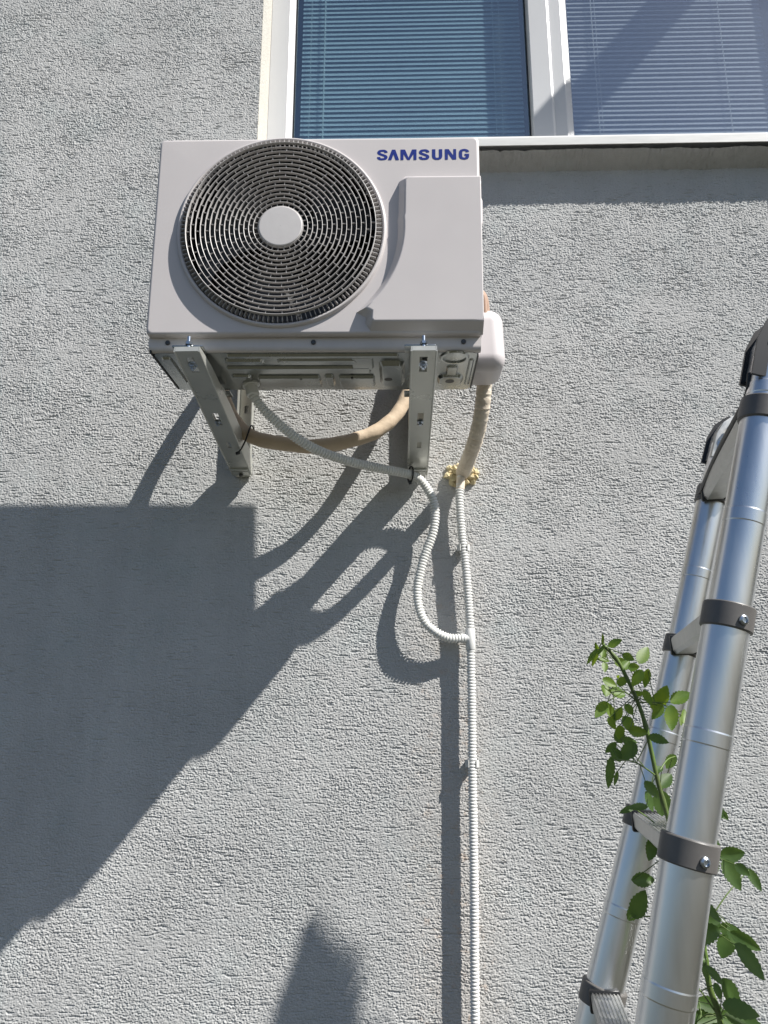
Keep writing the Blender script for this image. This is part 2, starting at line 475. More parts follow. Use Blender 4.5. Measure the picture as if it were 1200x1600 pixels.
# ------------------------------------------------------------------ the stuccoed house wall (real relief, about 2 mm resolution)
WIN_X0, WIN_X1, WIN_Z0, WIN_Z1 = -0.2846, 2.558, 3.318, 5.14
def house_wall():
    rng = np.random.default_rng(11)
    x0, x1, z0, z1 = -1.34, 1.60, 0.64, 4.12
    d = 0.00145
    nx, nz = int((x1 - x0) / d) + 1, int((z1 - z0) / d) + 1
    xs = np.linspace(x0, x1, nx); zs = np.linspace(z0, z1, nz)
    ix = int(np.argmin(np.abs(xs - WIN_X0))); xs[ix] = WIN_X0
    iz = int(np.argmin(np.abs(zs - WIN_Z0))); zs[iz] = WIN_Z0
    fx = np.fft.fftfreq(nx, d)[None, :]; fz = np.fft.fftfreq(nz, d)[:, None]
    def noise(sx, sz, bx=None, bz=None):
        w = np.fft.fft2(rng.standard_normal((nz, nx)))
        k = np.exp(-2 * (np.pi ** 2) * ((fx * sx) ** 2 + (fz * sz) ** 2))
        if bx: k = k - np.exp(-2 * (np.pi ** 2) * ((fx * bx) ** 2 + (fz * bz) ** 2))
        h = np.real(np.fft.ifft2(w * k))
        return h / h.std()
    grain = noise(.0012, .0009, .0036, .0026)
    worm = noise(.0050, .0012, .015, .0042)
    lump = noise(.006, .004, .02, .015)
    area = noise(.05, .03)
    broad = noise(.05, .03)
    amp = np.clip(1.0 + 0.13 * area, .65, 1.4)
    crack = noise(.011, .0012, .03, .004)
    cmask = noise(.02, .008)
    h = amp * (GRAIN * grain + WORM * worm + LUMP * lump)
    h -= amp * GROOVE * np.clip(worm + .35 * grain - 1.15, 0, 1.2)
    h -= .0027 * np.clip(crack + .3 * cmask - 1.5, 0, 1.0)
    h += .00025 * broad
    # plaster worn back in a ragged line under the window sill
    rag = np.interp(xs, np.linspace(x0, x1, 90), rng.uniform(.004, .022, 90))
    rag = rag + .004 * rng.standard_normal(nx)
    under = np.clip(1 - (WIN_Z0 - zs)[:, None] / np.maximum(rag, .002)[None, :], 0, 1)
    under[zs > WIN_Z0] = 0
    under[:, xs < WIN_X0] = 0
    h = h - .022 * np.minimum(1, under * 4)
    X, Z = np.meshgrid(xs, zs)
    co = np.stack([X, -h, Z], -1).reshape(-1, 3)
    i, j = np.meshgrid(np.arange(nx - 1), np.arange(nz - 1))
    keep = ~((xs[i] >= WIN_X0 - 1e-6) & (zs[j] >= WIN_Z0 - 1e-6))
    i = i[keep]; j = j[keep]
    a = j * nx + i
    q = np.stack([a, a + 1, a + 1 + nx, a + nx], -1)
    extra = [(-5, 7, 0, z0), (-5, x0, z0, 6), (x1, 7, z0, WIN_Z0), (WIN_X1, 7, WIN_Z0, 6), (x0, WIN_X0, z1, 6), (WIN_X0, WIN_X1, WIN_Z1, 6)]
    ev = []; ef = []
    base = len(co)
    for (a0, a1, b0, b1) in extra:
        k = base + len(ev)
        ev += [(a0, 0, b0), (a1, 0, b0), (a1, 0, b1), (a0, 0, b1)]
        ef.append((k, k + 1, k + 2, k + 3))
    # flanks, back and top close the building
    k = base + len(ev)
    ev += [(-5, 0, 0), (7, 0, 0), (7, 8, 0), (-5, 8, 0), (-5, 0, 6), (7, 0, 6), (7, 8, 6), (-5, 8, 6)]
    ef += [(k + 1, k + 2, k + 6, k + 5), (k + 2, k + 3, k + 7, k + 6), (k + 3, k, k + 4, k + 7), (k + 4, k + 5, k + 6, k + 7)]
    co = np.concatenate([co, np.array(ev)]).astype(np.float32)
    q = np.concatenate([q, np.array(ef)]).astype(np.int32)
    me = bpy.data.meshes.new('house_wall')
    me.vertices.add(len(co)); me.vertices.foreach_set('co', co.ravel())
    me.loops.add(q.size); me.loops.foreach_set('vertex_index', q.ravel())
    me.polygons.add(len(q))
    me.polygons.foreach_set('loop_start', np.arange(0, q.size, 4, dtype=np.int32))
    sm = np.ones(len(q), bool); sm[-len(ef):] = False
    me.polygons.foreach_set('use_smooth', sm)
    me.update(calc_edges=True)
    me.materials.append(M['stucco'])
    o = bpy.data.objects.new('house_wall', me); C.objects.link(o)
    return tag(o, 'grey house wall in rough grooved stucco behind the air conditioner', 'wall')
GRAIN, WORM, LUMP, GROOVE = .00058, .00042, .00012, .0018
wall = house_wall()
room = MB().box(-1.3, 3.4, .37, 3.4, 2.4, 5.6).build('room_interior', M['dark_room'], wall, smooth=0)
rv = MB()
rv.box(WIN_X0 - .05, WIN_X0 + .001, .003, .37, WIN_Z0 - .05, WIN_Z1 + .05)
rv.box(WIN_X1, WIN_X1 + .05, .003, .37, WIN_Z0 - .05, WIN_Z1 + .05)
rv.box(WIN_X0 + .001, WIN_X1, .003, .37, WIN_Z1, WIN_Z1 + .05)
rv.box(WIN_X0 + .001, WIN_X1, .030, .37, WIN_Z0 - .06, WIN_Z0 - .012)
rv.build('window_reveal', M['plaster'], wall, smooth=0)

# mortar bed under the sill: a rough wedge that leaves a ragged dark gap below the metal
mb = MB(); rgm = random.Random(9)
nxm, nzm = 700, 9
gap = [0.004 + .004 * rgm.random() for _ in range(nxm + 1)]
for k in range(60):
    c = rgm.randrange(nxm); w = rgm.randrange(4, 22); q = rgm.uniform(.002, .011)
    for i in range(max(0, c - w), min(nxm, c + w)): gap[i] = max(gap[i], .003 + q * (1 - abs(i - c) / w) + .0015 * rgm.random())
vs = []
for i in range(nxm + 1):
    x = -.30 + 2.86 * i / nxm
    for j in range(nzm + 1):
        t = j / nzm
        y = -.069 + .074 * t ** .8
        z = 3.3005 - gap[i] * (1 - t) - .040 * t ** 1.25
        n_ = rgm.uniform(-.0019, .0019)
        vs.append((x, y + n_, z + n_))
    vs.append((x, .02, 3.3005 - gap[i]))
mm_ = nzm + 2
mb.add(vs, [(mm_ * i + j, mm_ * (i + 1) + j, mm_ * (i + 1) + j + 1, mm_ * i + j + 1) for i in range(nxm) for j in range(nzm)]
       + [(mm_ * i, mm_ * i + mm_ - 1, mm_ * (i + 1) + mm_ - 1, mm_ * (i + 1)) for i in range(nxm)])
mb.build('sill_bed', M['stucco'], wall, smooth=60, fix=False)

# ------------------------------------------------------------------ window
win = thing('window', 'white framed window with two blind covered panes above the air conditioner', 'window', (-.0145, .1607, 3.3614))
KW = 1.0717                                             # size of the window module
win.scale = (KW, KW, KW)
FT = 4.895 - 3.24
def bar(mb, prof, z0, z1):
    """vertical member: (x,y) outline extruded upward"""
    mb.prism(prof, (0, 0, z0), (1, 0, 0), (0, 1, 0), (0, 0, z1 - z0))
fr = MB()
bar(fr, [(-.250, .0), (-.186, 0), (-.181, .004), (-.168, .034), (-.168, .07), (-.250, .07)], 0, FT)
fr.box(-.168, 2.39, .002, .07, FT - .06, FT)
fr.box(-.168, .66, .012, .07, 0, .022)
fr.box(.80, 2.39, .012, .07, 0, .022)
fr.build('frame', M['frame'], win, smooth=20)
ml = MB()
bar(ml, [(.658, .04), (.660, .004), (.664, 0), (.728, 0), (.734, .003), (.738, .010), (.752, .010), (.778, .010), (.783, .012), (.806, .036), (.806, .07), (.658, .07)], 0, FT - .06)
bar(ml, [(1.61, .036), (1.63, .006), (1.69, 0), (1.75, 0), (1.78, .036), (1.78, .07), (1.61, .07)], 0, FT - .06)
bar(ml, [(2.33, .036), (2.34, .0), (2.39, 0), (2.39, .07), (2.33, .07)], 0, FT - .06)
ml.build('mullion', M['frame'], win, smooth=20)
MB().box(-.170, .662, .0365, .0405, .018, FT - .055).build('pane', M['glass_left'], win, smooth=0)
MB().box(.80, 1.615, .0365, .0405, .018, FT - .055).build('pane', M['glass_right'], win, smooth=0)
MB().box(1.775, 2.335, .0365, .0405, .018, FT - .055).build('pane', M['glass_right'], win, smooth=0)
gk = MB()
for xa, xb in ((-.168, -.164), (.654, .658)): gk.box(xa, xb, .030, .0364, .022, FT - .06)
gk.build('gasket', M['tie'], win, smooth=0)
sl = MB()
sl.prism([(-.2190, -.0235), (-.2190, -.0500), (-.2155, -.0500), (-.2150, -.0265), (.04, .0), (.04, .008), (-.2160, -.0165)], (-.29, 0, 0), (0, 1, 0), (0, 0, 1), (2.73, 0, 0))
sl.build('sill', M['sill'], win, smooth=20)

def blind(x0, x1, label, cords, lift):
    root = thing('venetian_blind', label, 'blind', (-.0145 + KW * (x0 + x1) / 2, .2518, 3.3721))
    root.scale = (KW, KW, KW)
    hw = (x1 - x0) / 2
    s = MB(); n = 82
    for i in range(n):
        z = .012 + i * .0195
        t = R(63 + random.uniform(-1.5, 1.5) + lift)
        sag = random.uniform(-.0006, .0006)
        c = []
        for u, bul in ((-.0125, 0), (-.0062, .0016), (0, .0022), (.0062, .0016), (.0125, 0)):
            # the outer edge hangs low
            c.append((u * math.cos(t) - bul * math.sin(t), u * math.sin(t) + bul * math.cos(t)))
        vs = [(x, a, z + b + sag) for x in (-hw, hw) for a, b in c]
        s.add(vs, [(k, k + 1, k + 6, k + 5) for k in range(4)])
    s.build('slats', M['blind'], root, smooth=60, fix=False)
    MB().box(-hw, hw, -.014, .014, -.012, .004, .003).build('bottom_rail', M['blind'], root)
    cd = MB()
    for cx, r in cords:
        x = cx - (x0 + x1) / 2
        cd.tube([(x, -.0165, 0), (x + .001, -.0165, .8), (x, -.0165, 1.62)], r, 6)
        for i in range(82):
            cd.tube([(x, -.0165, .008 + i * .0195), (x + .004, -.004, .013 + i * .0195)], r * .7, 4)
    cd.build('ladder_cord', M['cord'], root, smooth=60, fix=False)
    return root
blind(-.15, .645, 'bluish venetian blind behind the narrow framed pane left of the mullion', [(-.118, .0008), (-.068, .0018), (.545, .001), (.568, .0009)], 0)
blind(.82, 1.522, 'paler sunlit venetian blind behind the pane right of the mullion', [(.905, .0014), (.918, .0009), (1.365, .0012)], -6)

# ------------------------------------------------------------------ air conditioner outdoor unit (local: front face y=0, z=0 its lower edge)
ac = thing('air_conditioner', 'pale grey outdoor air conditioner unit with round fan grille and blue lettering', 'air conditioner', (0, -.609, 2.37), (R(1.5), .0073, 0))
HW, HH, DEP = .395, .523, .279
FC = Vector((-.083, 0, .2675))
def rrect(x0, x1, z0, z1, r, n=6):
    out = []
    for cx, cz, a0 in ((x1 - r, z1 - r, 0), (x0 + r, z1 - r, 90), (x0 + r, z0 + r, 180), (x1 - r, z0 + r, 270)):
        for k in range(n + 1):
            a = R(a0 + 90 * k / n)
            out.append((cx + r * math.cos(a), cz + r * math.sin(a)))
    return out
def dense(poly, step=.02):
    out = []
    for i, p in enumerate(poly):
        q = poly[(i + 1) % len(poly)]
        L = math.hypot(q[0] - p[0], q[1] - p[1]); n = max(1, int(L / step))
        for k in range(n): out.append((p[0] + (q[0] - p[0]) * k / n, p[1] + (q[1] - p[1]) * k / n))
    return out
base_loop = dense(rrect(-HW, HW, 0, HH, .012))
def inset(d):
    return [(x * (HW - d) / HW, (z - HH / 2) * (HH / 2 - d) / (HH / 2) + HH / 2) for x, z in base_loop]
cs = MB()
loops = []
Rb = .2475
circ = []
for x, z in inset(.008):
    a = math.atan2(z - FC.z, x - FC.x)
    circ.append((FC.x + Rb * math.cos(a), FC.z + Rb * math.sin(a)))
loops.append([(x, 0, z) for x, z in circ])
loops.append([(x, 0, z) for x, z in inset(.008)])
loops.append([(x, .0012, z) for x, z in inset(.004)])
loops.append([(x, .004, z) for x, z in inset(.0012)])
loops.append([(x, .009, z) for x, z in inset(0)])
loops.append([(x, DEP, z) for x, z in inset(0)])
cs.loft(loops, cap_end=False)
body = cs.build('casing', M['casing'], ac, smooth=60, weighted=True)
bz = MB()
bz.lathe([(.2535, .002), (.2515, -.004), (.2500, -.0075), (.2475, -.0090), (.2450, -.0086), (.2430, -.0065), (.2418, -.002), (.2412, .012), (.2412, .13)], FC, (0, 1, 0), 128)
bz.build('fan_bezel', M['casing'], ac, smooth=50)
cv = MB()
cv.lathe([(.2408, -.002), (.2408, .14), (.0005, .14)], FC, (0, 1, 0), 64)
cv.build('fan_cavity', M['cavity'], ac, smooth=40)
fan = MB().lathe([(.0005, .030), (.05, .032), (.058, .045), (.058, .11), (.02, .12)], FC, (0, 1, 0), 40).build('fan', M['fan'], ac)
for k in range(3):
    b = MB(); vs = []; fs = []
    nr, na = 8, 10
    for i in range(nr + 1):
        r = .05 + .178 * i / nr
        for j in range(na + 1):
            sp = R(72) * (0.75 + .35 * i / nr)
            a = R(120 * k + 20) + sp * (j / na - .5) + .5 * (i / nr) ** 1.5
            y = .045 + .055 * (j / na) + .01 * math.sin(math.pi * j / na)
            vs.append((FC.x + r * math.cos(a), y, FC.z + r * math.sin(a)))
    for i in range(nr):
        for j in range(na):
            q = i * (na + 1) + j
            fs.append((q, q + 1, q + na + 2, q + na + 1))
    b.add(vs, fs).build('fan_blade', M['fan'], fan, smooth=60)
# grille: round hoops, staggered short ribs, slotted skirt
gr = MB()
Y0, Y1 = -.0215, -.0145
N = 128
def hoop(r, y0, y1, w, n=N):
    gr.lathe([(r - w / 2, y1), (r - w * .42, y0 + .0006), (r, y0), (r + w * .42, y0 + .0006), (r + w / 2, y1), (r - w / 2, y1)], FC, (0, 1, 0), n)
R0, R1, NR = .0535, .2270, 15
for i in range(NR + 1):
    r = R0 + (R1 - R0) * i / NR
    hoop(r, Y0 + (.0012 if i < NR else -.001), Y1 + .0015, .0017 if i < NR else .0020)
def rib(a, r0, r1, y0, y1, w):
    d = Vector((math.cos(a), 0, math.sin(a))); p = Vector((-math.sin(a), 0, math.cos(a))) * (w / 2)
    o = FC + d * r0; e = FC + d * r1
    A = Vector((0, y0, 0)); B = Vector((0, y1, 0))
    gr.add([o - p + A, o + p + A, o + p + B, o - p + B, e - p + A, e + p + A, e + p + B, e - p + B],
           [(0, 1, 2, 3), (7, 6, 5, 4), (0, 4, 5, 1), (1, 5, 6, 2), (2, 6, 7, 3), (3, 7, 4, 0)])
for i in range(NR):
    r = R0 + (R1 - R0) * i / NR; r2 = R0 + (R1 - R0) * (i + 1) / NR
    n = 26 if i < 5 else 32 if i < 10 else 36
    for k in range(n):
        rib(2 * math.pi * (k + .5 * (i % 2)) / n + .05, r, r2, Y0 + .0036, Y1 + .001, .0009)
for k in range(132):
    rib(2 * math.pi * k / 132, R1, .2408, Y0 + .009, .006, .0015)
grille = gr.build('fan_grille', M['grille'], ac, smooth=40)
hb = MB().lathe([(.0005, -.0225), (.0490, -.0225), (.0512, -.0221), (.0525, -.0208), (.0527, -.010)], FC, (0, 1, 0), 64)
hb.build('grille_hub', M['hub'], ac, smooth=50, weighted=True)
# raised right panel, its left edge following the fan
pl = [(.3935, .395), (.221, .395)]
pl += [(.2155, .3895)]
pl += [(.215, .365 - .0), (.2145, .30)]
for k in range(15):
    a = R(5 - 50 * k / 14)
    pl.append((FC.x + .2965 * math.cos(a), FC.z + .2965 * math.sin(a)))
pl += [(.1395, .050), (.1385, .030), (.1425, .0245), (.3935, .0245)]
pl.reverse()
pl = dense(pl, .02)
def offs(poly, d):
    n = len(poly); out = []
    for i in range(n):
        a, b, c = Vector(poly[i - 1]), Vector(poly[i]), Vector(poly[(i + 1) % n])
        e1 = (b - a); e2 = (c - b)
        n1 = Vector((e1.y, -e1.x)).normalized(); n2 = Vector((e2.y, -e2.x)).normalized()
        m = (n1 + n2)
        if m.length < 1e-4: m = n1
        m.normalize()
        k = d / max(.55, m.dot(n1))
        p = b + m * k
        out.append((min(p.x, .3945 if d < .01 else .396), p.y))
    return out
area = sum(pl[i - 1][0] * pl[i][1] - pl[i][0] * pl[i - 1][1] for i in range(len(pl)))
sg = 1 if area > 0 else -1
rp = MB()
rp.loft([[(x, y, z) for x, z in offs(pl, sg * d)] for d, y in ((.024, .008), (.0155, -.002), (.0045, -.0175), (.0018, -.0205), (-.002, -.0222))])
rp.build('side_panel', M['casing'], ac, smooth=60, weighted=True)
# lettering: each character a set of strokes, in units of the cap height
def stroke(pts, wx, wz, out):
    """ribbon of horizontal half-width wx and vertical half-width wz along pts"""
    n = len(pts)
    L = []; Rr = []
    for i, p in enumerate(pts):
        a = pts[max(0, i - 1)]; b = pts[min(n - 1, i + 1)]
        t = Vector((b[0] - a[0], b[1] - a[1])).normalized()
        nn = Vector((-t.y, t.x))
        L.append((p[0] + nn.x * wx, p[1] + nn.y * wz)); Rr.append((p[0] - nn.x * wx, p[1] - nn.y * wz))
    out.append([L, Rr])
def spline2(pts):
    return [(p.x, p.y) for p in smooth_path([(x, y, 0) for x, y in pts], .03)]
S_PATH = [(.80, .70), (.77, .81), (.64, .90), (.46, .905), (.26, .87), (.165, .74), (.22, .62), (.40, .54), (.58, .47), (.75, .38), (.79, .25), (.70, .13), (.48, .095), (.28, .11), (.165, .20), (.15, .31)]
G_PATH = [(.76, .70), (.72, .83), (.56, .905), (.38, .90), (.21, .83), (.15, .66), (.145, .5), (.15, .32), (.22, .16), (.40, .095), (.58, .10), (.71, .17), (.75, .32), (.75, .44)]
U_PATH = [(.145, 1.0), (.145, .6), (.145, .36), (.19, .19), (.33, .10), (.45, .095), (.57, .10), (.71, .19), (.755, .36), (.755, .6), (.755, 1.0)]
SW, SH = .148, .098
GLYPH = {
    'S': (.95, [spline2(S_PATH)], []),
    'A': (1.0, [], [[(0, 0), (.31, 0), (.56, .72), (.66, 1), (.36, 1)], [(.66, 1), (.36, 1), (.69, 0), (1.0, 0)]]),
    'M': (1.42, [], [[(0, 0), (.26, 0), (.26, 1), (0, 1)], [(1.16, 0), (1.42, 0), (1.42, 1), (1.16, 1)], [(0, 1), (.40, 1), (.80, 0), (.60, 0)], [(1.02, 1), (1.42, 1), (.82, 0), (.62, 0)]]),
    'U': (.90, [spline2(U_PATH)], []),
    'N': (1.0, [], [[(0, 0), (.26, 0), (.26, 1), (0, 1)], [(.74, 0), (1.0, 0), (1.0, 1), (.74, 1)], [(0, 1), (.34, 1), (1.0, 0), (.66, 0)]]),
    'G': (.90, [spline2(G_PATH)], [[(.50, .36), (.90, .36), (.90, .54), (.50, .54)]]),
}
lt = MB()
pen = .1445; H_ = .0292
word = 'SAMSUNG'
gaps = [.02, .13, .20, .24, .24, .24]
tot = sum(GLYPH[c][0] for c in word) + sum(gaps)
SX = .2250 / tot
lay = 0
for i, ch in enumerate(word):
    w, paths, polys = GLYPH[ch]
    def put(q, d): return (pen + q[0] * SX, -.0004 - d, .4575 + q[1] * H_)
    for p in paths:
        o = []; stroke(p, SW, SH, o)
        Lr, Rr = o[0]
        vs = [put(q, .00005 * (lay % 5)) for q in Lr] + [put(q, .00005 * (lay % 5)) for q in Rr]
        m = len(Lr)
        lt.add(vs, [(k, k + 1, m + k + 1, m + k) for k in range(m - 1)]); lay += 1
    for p in polys:
        lt.add([put(q, .00005 * (lay % 5)) for q in p], [tuple(range(len(p)))]); lay += 1
    pen += (w + (gaps[i] if i < len(gaps) else 0)) * SX
lt.build('lettering', M['logo'], ac, smooth=0, fix=False)
# lower lip and its screws
lip = MB()
lip.prism([(.019, .002), (.019, -.020), (.022, -.028), (.026, -.032), (.036, -.032), (.036, .002)], (-HW + .004, 0, 0), (0, 1, 0), (0, 0, 1), (2 * HW - .008, 0, 0))
lipo = lip.build('lower_lip', M['casing_lip'], ac, smooth=45, weighted=True)
for x in (-.3455, -.0011, .3503):
    s = MB().lathe([(.006, .0185), (.006, .0165), (.0045, .0155), (.0005, .0155)], (x, 0, -.012), (0, 1, 0), 14)
    s.box(x - .004, x + .004, .0148, .0156, -.0125, -.0115); s.box(x - .0005, x + .0005, .0147, .0157, -.016, -.008)
    s.build('screw', M['screw'], ac)
# pressed steel base pan seen from below (local z=-.035)
bp = MB()
ZB = -.0335
pan = rrect(-.384, .384, .030, .266, .016)
bp.loft([[(x, y, z) for x, y in pan] for z in (ZB + .012, ZB)], cap_end=True)
def emb(cx0, cx1, cy0, cy1, h=.004, r=.006, sl=.004, down=True):
    """pressed shape: a low rounded frustum proud of the pan"""
    r = min(r, (cx1 - cx0) / 2 - 1e-4, (cy1 - cy0) / 2 - 1e-4)
    a = rrect(cx0, cx1, cy0, cy1, r, 4)
    sl = min(sl, (cx1 - cx0) * .3, (cy1 - cy0) * .3)
    b = rrect(cx0 + sl, cx1 - sl, cy0 + sl, cy1 - sl, max(r - sl, .001), 4)
    c = rrect(cx0 + sl * 1.3, cx1 - sl * 1.3, cy0 + sl * 1.3, cy1 - sl * 1.3, max(r - sl * 1.3, .0008), 4)
    bp.loft([[(x, y, ZB + .0005) for x, y in a], [(x, y, ZB - h) for x, y in b], [(x, y, ZB - h - .0006) for x, y in c]])
def W(x0, x1, y0, y1, h=.005, **k): k['h'] = h * 1.15; emb(x0, x1, y0 + .46, y1 + .46, **k)
W(-.212, .20, -.426, -.408, h=.005)
W(-.225, -.125, -.398, -.372, r=.013, h=.006)
W(-.095, .10, -.402, -.372, r=.013, h=.006)
W(-.228, .13, -.352, -.316, h=.005)
W(-.228, -.175, -.30, -.25, r=.01, h=.005)
W(-.16, .00, -.292, -.225, h=.006)
W(.01, .035, -.300, -.232, h=.007, r=.008)
W(.045, .138, -.292, -.228, h=.006)
W(.082, .138, -.412, -.335, h=.004, r=.012)
W(.150, .214, -.385, -.235, h=.010, r=.016, sl=.008)
W(-.372, -.345, -.41, -.25, h=.004, r=.01)
W(-.338, -.318, -.36, -.25, h=.004, r=.01)
W(.296, .362, -.300, -.232, h=.006, r=.02, sl=.006)
W(.315, .345, -.355, -.30, h=.004, r=.008)
W(.366, .380, -.395, -.23, h=.003, r=.006)
bp.lathe([(.036, ZB + .0005), (.033, ZB - .004), (.028, ZB - .0045), (.0275, ZB - .001), (.0005, ZB - .0015)], (.331, .055, 0), (0, 0, 1), 36)
panob = bp.build('base_pan', M['galv'], ac, smooth=28, weighted=True)
for x, y, r in ((.172, .165, .010), (.328, .19, .011), (-.30, .20, .007), (.26, .055, .006), (-.19, .20, .004), (.02, .195, .003), (-.05, .175, .003), (.08, .17, .003)):
    hl = MB()
    hl.lathe([(r, ZB - .0118 if x == .172 else ZB - .0076), (r, ZB - .004), (.0004, ZB - .0045)][::-1], (x, y, 0), (0, 0, 1), 18)
    hl.lathe([(.0004, ZB - .0124 if x == .172 else ZB - .0081), (r, ZB - .0124 if x == .172 else ZB - .0081)], (x, y, 0), (0, 0, 1), 18)
    hl.build('drain_hole', M['anchor'], panob)
MB().box(-.388, -.3845, .022, .255, -.036, -.004).build('gap_shade', M['tie'], ac, smooth=0)  # black strips stand in for the dark gap between side panel and pan
MB().box(.3845, .388, .05, .255, -.036, -.004).build('gap_shade', M['tie'], ac, smooth=0)
for sx in (-1, 1):
    for yy in (-.018, DEP - .01):
        x = -.288 if sx < 0 else .248
        MB().box(x - .036, x + .036, yy, yy + .04, -.0385, -.0345, .001).build('mounting_foot', M['galv'], ac)
# rounded valve cover on the right flank
vc = MB()
bm = bmesh.new(); bmesh.ops.create_cube(bm, size=1.0)
for v in bm.verts:
    top = v.co.z > 0
    x = .393 if v.co.x < 0 else (.466 if top else .473)
    v.co = Vector((x, .165 + (v.co.y + .5) * .155, (.178 if v.co.y > 0 else .150) if top else -.012))
bmesh.ops.bevel(bm, geom=[e for e in bm.edges if not all(v.co.x < .394 for v in e.verts)], offset=.036, segments=7, affect='EDGES', profile=.5)
vc.bm(bm)
vc.build('valve_cover', M['cover'], ac, smooth=60, weighted=True)
MB().box(.393, .412, .10, .18, .345, .425, .008, 3).build('side_handle', M['cover'], ac, smooth=50)
pp = MB()
pp.tube(smooth_path([(.396, .21, .222), (.418, .21, .214), (.428, .21, .185), (.430, .21, .12)], .006), .007, 12)
pp.tube(smooth_path([(.396, .18, .20), (.414, .18, .194), (.420, .18, .175), (.421, .18, .12)], .006), .006, 12)
pp.build('valve_pipe', M['copper'], ac, smooth=60)

# ------------------------------------------------------------------ wall brackets (local: foot on the wall, arm reaches to -y)
BR_G = 'steel wall brackets under the air conditioner'
def make_bracket(label, loc, rz):
    root = thing('wall_bracket', label, 'bracket', loc, (0, 0, rz), BR_G)
    # wall rail: channel, web on the wall, flanges outward
    X, Z = Vector((1, 0, 0)), Vector((0, 0, 1))
    w = .0235
    rl = MB()
    rl.plate(-w, w, -.006, .50, .003, [(-.006, .006, .20, .225), (-.006, .006, .04, .06)], (0, -.004, 0), X, Z, Vector((0, -1, 0)))
    for s in (-1, 1):
        rl.plate(.004, .034, -.006, .50, .0025, [], (s * w - (.0025 if s > 0 else 0), 0, 0), Vector((0, -1, 0)), Z, X)
    rl.build('wall_rail', M['bracket'], root, smooth=0)
    # brace: channel from the foot of the rail up to the tip of the arm
    p0 = Vector((0, -.024, -.002)); p1 = Vector((0, -.642, .1095))
    U = (p1 - p0).normalized(); L = (p1 - p0).length
    Nn = X.cross(U).normalized()
    if Nn.z > 0: Nn = -Nn
    w3 = .0295
    br = MB()
    hs = [(-.009, .009, L - .085, L - .025), (-.008, .008, L * .52 - .030, L * .52 + .030), (-.006, .006, L * .30 - .018, L * .30 + .014)]
    br.plate(-w3, w3, 0, L, .003, hs, p0, X, U, Nn)
    for s in (-1, 1):
        # flange deeper in the middle, cut back towards the tip
        poly = [(0, 0), (L, 0), (L, -.009), (L - .10, -.027), (L * .5, -.046), (.03, -.056), (0, -.042)]
        x = s * w3 - (.0025 if s > 0 else 0)
        br.prism(poly, p0 + Vector((x, 0, 0)), U, Nn, (.0025, 0, 0))
        # rolled lip along the web's edges
        br.tube([p0 + X * (s * (w3 - .001)) + Nn * .003, p1 + X * (s * (w3 - .001)) + Nn * .003], .0022, 8)
    br.obox(p1 - Nn * .0045 - U * .0012, X * (w3 - .003), Nn * .0045, U * .0012)
    br.build('arm', M['bracket'], root, smooth=30)
    # riser that carries the unit's rear foot
    rs = MB()
    for s in (-1, 1):
        rs.box(s * .020 - .0015, s * .020 + .0015, -.405, -.355, .072, .1245, .001)
    rs.box(-.0215, .0215, -.405, -.355, .1245, .1272, .001)
    rs.build('riser', M['bracket'], root)
    # foot plate across the lower end
    ft = MB()
    ft.obox(p0 + U * .016 - Nn * .002 + Nn * .006, X * .024, U * .014, Nn * .0025, .001)
    ft.obox(p0 + U * .040 + Nn * .005, X * .025, U * .004, Nn * .003, .001)
    ft.build('foot_plate', M['bracket'], root)
    for u, r in ((.016, .0062),):
        sock_bolt(p0 + U * u + Nn * .0085, Nn, r).build('anchor_bolt', M['anchor'], root, smooth=20)
    b = MB()
    q = p0 + U * (L - .056)
    b.lathe([(.0005, .004), (.011, .004), (.011, .001), (.0115, 0), (.0005, 0)], q - Nn * .001, Nn, 22)
    b.lathe([(.0075, .003), (.0075, .010), (.004, .010), (.004, .016), (.0005, .0165)], q, Nn, 6)
    b.build('bolt', M['zinc'], root, smooth=25)
    b = MB()
    q = p0 + U * (L * .52 - .010)
    b.lathe([(.0085, .003), (.0085, .010), (.0045, .010), (.0045, .018), (.0005, .018)], q - Nn * .002, Nn, 6)
    b.build('bolt', M['zinc'], root, smooth=25)
    st = MB()
    st.tube([(0, -.630, .105), (0, -.630, .148)], .0042, 12)
    st.lathe([(.008, .1275), (.008, .134), (.0045, .134)], (0, -.630, 0), (0, 0, 1), 6)
    st.build('bolt', M['zinc'], root, smooth=40)
    sc = MB()
    for zz in (.028, .055):
        sc.tube([(.0, 0, 0), (.006, 0, 0)], .0045, 10) if False else None
        sc.lathe([(.0005, .007), (.005, .006), (.0055, 0)], (w, -.020, zz), (1, 0, 0), 10)
    sc.build('rivet', M['zinc'], root)
    return root
make_bracket('pale steel bracket tied to the beige pipe, under the fan side', (-.2775, 0, 2.208), -.010)
make_bracket('pale steel bracket tied to the white drain hose, under the lettered side', (.2515, 0, 2.204), .007)

# ------------------------------------------------------------------ pipes and hoses
bg = [(.2606, -.05, 2.62), (.2540, -.062, 2.5295), (.2320, -.085, 2.4549), (.2024, -.105, 2.3818), (.1648, -.125, 2.3285), (.0986, -.145, 2.2807), (-.0287, -.160, 2.2475), (-.1382, -.165, 2.2544), (-.2254, -.165, 2.2764), (-.2802, -.162, 2.3305), (-.313, -.155, 2.3988), (-.3274, -.140, 2.4657), (-.335, -.07, 2.56), (-.335, .0, 2.60)]
pa = smooth_path(bg, .006)
rads = [.0205 + .0005 * math.sin(i * .23) + .0005 * math.sin(i * .71 + 1) - .003 * max(0, (i / len(pa) - .55)) for i in range(len(pa))]
tag(MB().tube(pa, rads, 20).build('insulated_pipe', M['beige'], smooth=60), 'beige insulated pipe sagging in a loop behind the unit between both brackets', 'pipe')

